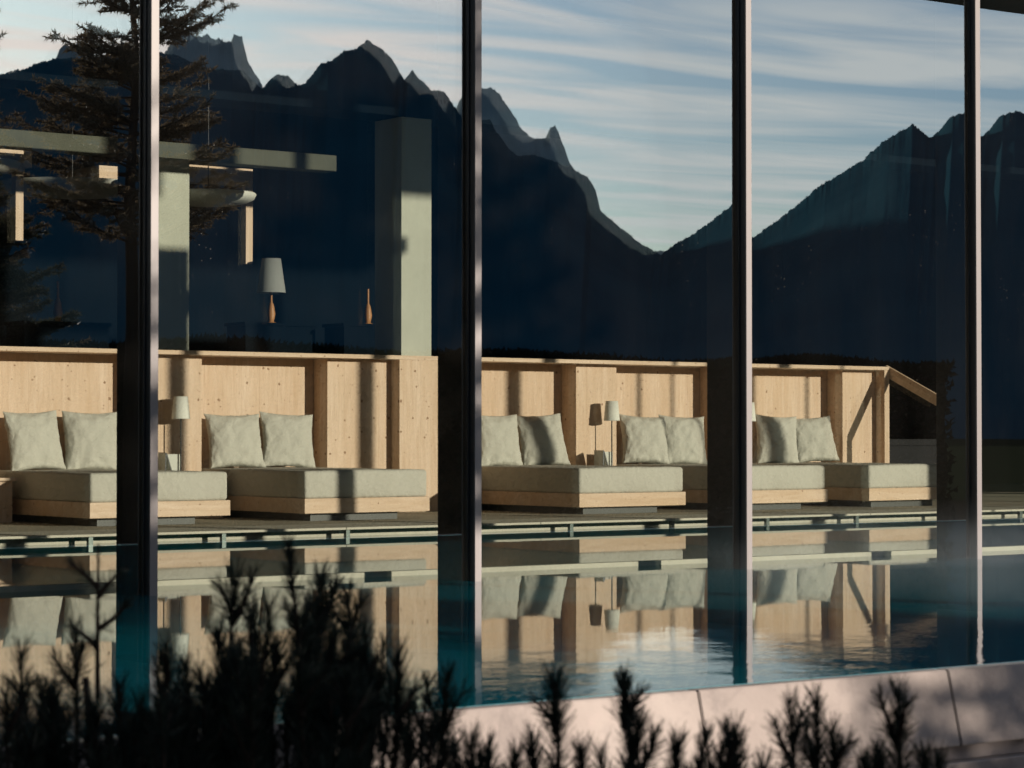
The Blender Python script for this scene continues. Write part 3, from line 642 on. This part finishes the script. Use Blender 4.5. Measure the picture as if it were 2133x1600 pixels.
# clipped yew hedge: shades the right part of the coping
def hedge(x0, x1, y0, y1, z0, z1):
    rnd = random.Random(77); r_ = thing('yew_hedge', 'long clipped dark yew hedge across the garden behind the camera', 'hedge', (x0, y0, z0))
    vs, fs = [], []; Lx, Ly, Lz = x1-x0, y1-y0, z1-z0
    for _ in range(52000):
        f = rnd.random()
        if f < .38: p = Vector((rnd.random()*Lx, Ly-abs(rnd.gauss(0, .07)), rnd.random()*Lz))
        elif f < .70: p = Vector((rnd.random()*Lx, abs(rnd.gauss(0, .07)), rnd.random()*Lz))
        else: p = Vector((rnd.random()*Lx, rnd.random()*Ly, Lz-abs(rnd.gauss(0, .06))))
        p += Vector((0, 0.10*noise.noise(p*0.9), 0.13*noise.noise(p*0.7)))
        d = Vector((rnd.gauss(0, 1), rnd.gauss(0, 1), rnd.gauss(0, 1)+.4)).normalized(); w_ = d.orthogonal().normalized()*0.035
        q = len(vs); vs.extend((tuple(p-w_), tuple(p+w_), tuple(p+d*0.12))); fs.append((q, q+1, q+2))
    raw_obj('foliage', vs, fs, plain('yew_foliage', (0.012, 0.018, 0.012), 1.0, 0, 5, 0.4, 0.0, 0.0), r_)
    box('branch_core', (0.1, Lx-0.1, 0.12, Ly-0.12, 0, Lz-0.12), TWIG, r_)
hedge(12.3, 27, -3.9, -3.0, -1.6, 1.85)
# unseen screen added behind the camera: keeps the shrubs in shade
sc = thing('added_shade_screen', 'tall dark board screen added behind the camera to shade the shrubs', 'screen', (0, -4, -0.62))
bm = bmesh.new()
x = -8.0
while x < 7.7:
    bx(bm, x, x+0.138, 0, 0.03, 0.05, 3.25); x += 0.14
mesh_obj('boards', bm, SCREEN, sc)
for x in (-8, -5.4, -2.8, -0.2, 2.4, 5.0, 7.6): box('post', (x, x+0.1, -0.1, -0.003, 0, 3.3), SCREEN, sc)

# ------------------------------------------------------------------ mountain pine shrubs in the foreground
SHOOTS = [(2.281,4.806,0.315),(2.396,4.969,0.384),(2.295,4.67,0.345),(2.58,5.08,0.417),(2.27,4.564,0.335),(2.574,4.954,0.623),(2.474,4.661,0.335),(2.29,4.424,0.317),(2.507,4.637,0.295),(2.599,4.69,0.408),(2.781,4.93,0.34),(2.392,4.347,0.336),(2.565,4.467,0.345),(2.689,4.621,0.439),(2.768,4.684,0.548),(2.902,4.836,0.471),(2.723,4.469,0.497),(2.806,4.528,0.63),(3.002,4.76,0.482),(2.971,4.656,0.542),(2.829,4.391,0.447),(2.963,4.538,0.516),(2.941,4.432,0.439),(3.142,4.657,0.395),(2.886,4.223,0.405),(3.021,4.375,0.295),(3.165,4.517,0.306),(3.024,4.246,0.356),(2.828,4.02,0.288),(2.533,4.239,0.412),(2.613,4.179,0.412),(2.689,4.122,0.383),(2.976,4.035,0.228),(3.204,4.24,0.181),(3.294,4.298,0.19),(3.268,4.188,0.331),(3.253,4.078,0.193),(3.159,3.898,0.213),(3.388,4.098,0.331),(3.285,3.927,0.265),(3.415,3.956,0.209),(3.529,3.994,0.217),(3.579,3.957,0.222),(3.353,3.751,0.218),(3.492,3.773,0.176),(3.604,3.811,0.295),(3.718,3.85,0.295),(3.677,3.757,0.234),(3.659,3.647,0.186),(3.755,3.7,0.193),(3.859,3.744,0.3),(3.684,3.502,0.208),(3.856,3.624,0.173)]
def shoot(rnd, vs, fs, tv, tf, base, tip, rad, full=1.0, length=0.074):
    mid = base.lerp(tip, .5)+Vector((rnd.uniform(-.02, .02), rnd.uniform(-.02, .02), 0)); pts = []
    for i in range(9):
        t = i/8; pts.append((base*(1-t)**2+mid*2*t*(1-t)+tip*t*t))
    tube(tv, tf, pts, [0.007*(1-0.65*i/8) for i in range(9)], 5)
    Ln = (tip-base).length; n = int(Ln*1050*full)
    for _ in range(n):
        t = 1-rnd.random()**1.1; t = min(t, 0.999); k = int(t*8); c = pts[k].lerp(pts[k+1], t*8-k)
        d = (pts[k+1]-pts[k]).normalized(); a = d.orthogonal().normalized(); b = d.cross(a); an = rnd.random()*6.283
        out = a*math.cos(an)+b*math.sin(an); spread = 1.15*(1-t*0.45)
        nd = (d*(0.75+0.5*t)+out*spread*rnd.uniform(.6, 1.3)+Vector((0, 0, .1))).normalized()
        ln = length*rnd.uniform(.7, 1.2)*(1-0.25*t); w_ = nd.cross(Vector((rnd.random()-.5, rnd.random()-.5, rnd.random()-.5))).normalized()*0.0011
        q = len(vs); e = c+nd*ln; vs.extend((tuple(c-w_), tuple(c+w_), tuple(e+w_*0.6), tuple(e-w_*0.6))); fs.append((q, q+1, q+2, q+3))
groups = [(0, 5, 'pine shrub with several candle tips in the lower left corner'), (5, 9, 'pine shrub with the tall thin bare leader left of the leftmost mullion'), (9, 13, 'dark pine shrub in front of the leftmost mullion'),
          (13, 17, 'dense pine shrub with a pointed tip right of the leftmost mullion'), (17, 21, 'tallest pine shrub of the left clump'), (21, 32, 'broad pine shrub at the right end of the left clump'),
          (32, 37, 'pine shrub below the second mullion against the pink stone'), (37, 43, 'pine shrub in the middle of the pink stone coping'), (43, 47, 'pine shrub with two joined round tips right of the third mullion'), (47, 53, 'pine shrub in the lower right with one single tall tip')]
fill = [9, 9, 10, 11, 11, 18, 4, 4, 3, 3]
for gi, (a, b, lab) in enumerate(groups):
    rnd = random.Random(100+gi); sh_ = [Vector(p) for p in SHOOTS[a:b]]
    cxx = sum(p.x for p in sh_)/len(sh_); cyy = sum(p.y for p in sh_)/len(sh_)
    r = thing('pine_shrub', lab, 'shrub', (cxx, cyy, -0.62), 0, 'mountain pine shrubs in the foreground')
    org = Vector((cxx, cyy, -0.62)); vs, fs, tv, tf = [], [], [], []
    tips = [(p, 1.0) for p in sh_]
    minz = min(p.z for p in sh_)
    for _ in range(fill[gi]):
        p = rnd.choice(sh_); q = Vector((p.x+rnd.uniform(-.14, .14), p.y+rnd.uniform(-.25, .2), minz-rnd.uniform(0.02, .16))); tips.append((q, 1.0))
    for p, fl in tips:
        tip = p-org; tall = (gi == 1 and abs(p.z-0.623) < 0.01)
        ln = 0.30+0.12*rnd.random(); base = Vector((tip.x*0.93+rnd.uniform(-.03, .03), tip.y*0.93+rnd.uniform(-.03, .03), tip.z-ln))
        tip.z -= 0.03
        if tall:
            shoot(rnd, vs, fs, tv, tf, Vector((base.x+0.03, base.y, base.z-0.05)), tip, .05, 0.12, 0.03)
            for zz, dx in ((0.10, -.05), (0.12, .04), (.19, .05), (.24, -.045)):
                s = Vector((tip.x, tip.y, tip.z-zz)); shoot(rnd, vs, fs, tv, tf, s, s+Vector((dx, -dx*0.7, 0.055)), .03, 0.8, 0.036)
        else:
            shoot(rnd, vs, fs, tv, tf, base, tip, .05, (1.7 if gi >= 6 else 1.25)*rnd.uniform(.6, 1.25), 0.066*rnd.uniform(.75, 1.2))
            for _ in range(2):
                t = rnd.uniform(.35, .75); s = base.lerp(tip, t); aa = rnd.random()*6.28
                shoot(rnd, vs, fs, tv, tf, s, s+Vector((math.cos(aa)*.045, math.sin(aa)*.045, rnd.uniform(.06, .11))), .03, 1.0, 0.050)
        pts = [Vector((tip.x*0.25, tip.y*0.25, 0.0)), Vector((tip.x*0.6, tip.y*0.6, base.z*0.5)), base]
        tube(tv, tf, pts, [0.016, 0.012, 0.008], 5)
    raw_obj('branches', tv, tf, TWIG, r, True); raw_obj('needles', vs, fs, NEEDLE, r)

# ------------------------------------------------------------------ steam over the warm outdoor pool
def steam(name, b, dens, seed):
    w = M(name+'_vapour'); v = w.coords((1, 1, 1), False, 'Generated'); nz = w.noise(w.coords((0.9, 0.9, 1.6)), 1.3, 3, 0.55, 0.5)
    g = w.n('ShaderNodeSeparateXYZ'); w.l(v, g.inputs[0])
    def soft(o_):   # 4 t (1-t)
        a = w.n('ShaderNodeMath', operation='SUBTRACT'); a.inputs[0].default_value = 1; w.l(o_, a.inputs[1])
        m_ = w.n('ShaderNodeMath', operation='MULTIPLY'); w.l(o_, m_.inputs[0]); w.l(a.outputs[0], m_.inputs[1])
        m2 = w.n('ShaderNodeMath', operation='MULTIPLY'); w.l(m_.outputs[0], m2.inputs[0]); m2.inputs[1].default_value = 4; return m2.outputs[0]
    up = w.n('ShaderNodeMath', operation='SUBTRACT'); up.inputs[0].default_value = 1; w.l(g.outputs[2], up.inputs[1])
    cur = w.ramp(nz, 0.38, 0.70)
    for q in (soft(g.outputs[0]), soft(g.outputs[1]), up.outputs[0]):
        m_ = w.n('ShaderNodeMath', operation='MULTIPLY'); w.l(cur, m_.inputs[0]); w.l(q, m_.inputs[1]); cur = m_.outputs[0]
    m_ = w.n('ShaderNodeMath', operation='MULTIPLY'); w.l(cur, m_.inputs[0]); m_.inputs[1].default_value = dens
    vol = w.n('ShaderNodeVolumePrincipled'); vol.inputs['Color'].default_value = (0.86, 0.92, 1, 1); vol.inputs['Anisotropy'].default_value = 0.0
    w.l(m_.outputs[0], vol.inputs['Density']); w.l(vol.outputs[0], w.out.inputs['Volume'])
    bm = bmesh.new(); bx(bm, *b); props(mesh_obj(name, bm, w.m), kind='stuff')
steam('steam', (9.5, 12.9, 10.2, 11.28, 0.004, 0.42), 0.16, 1)
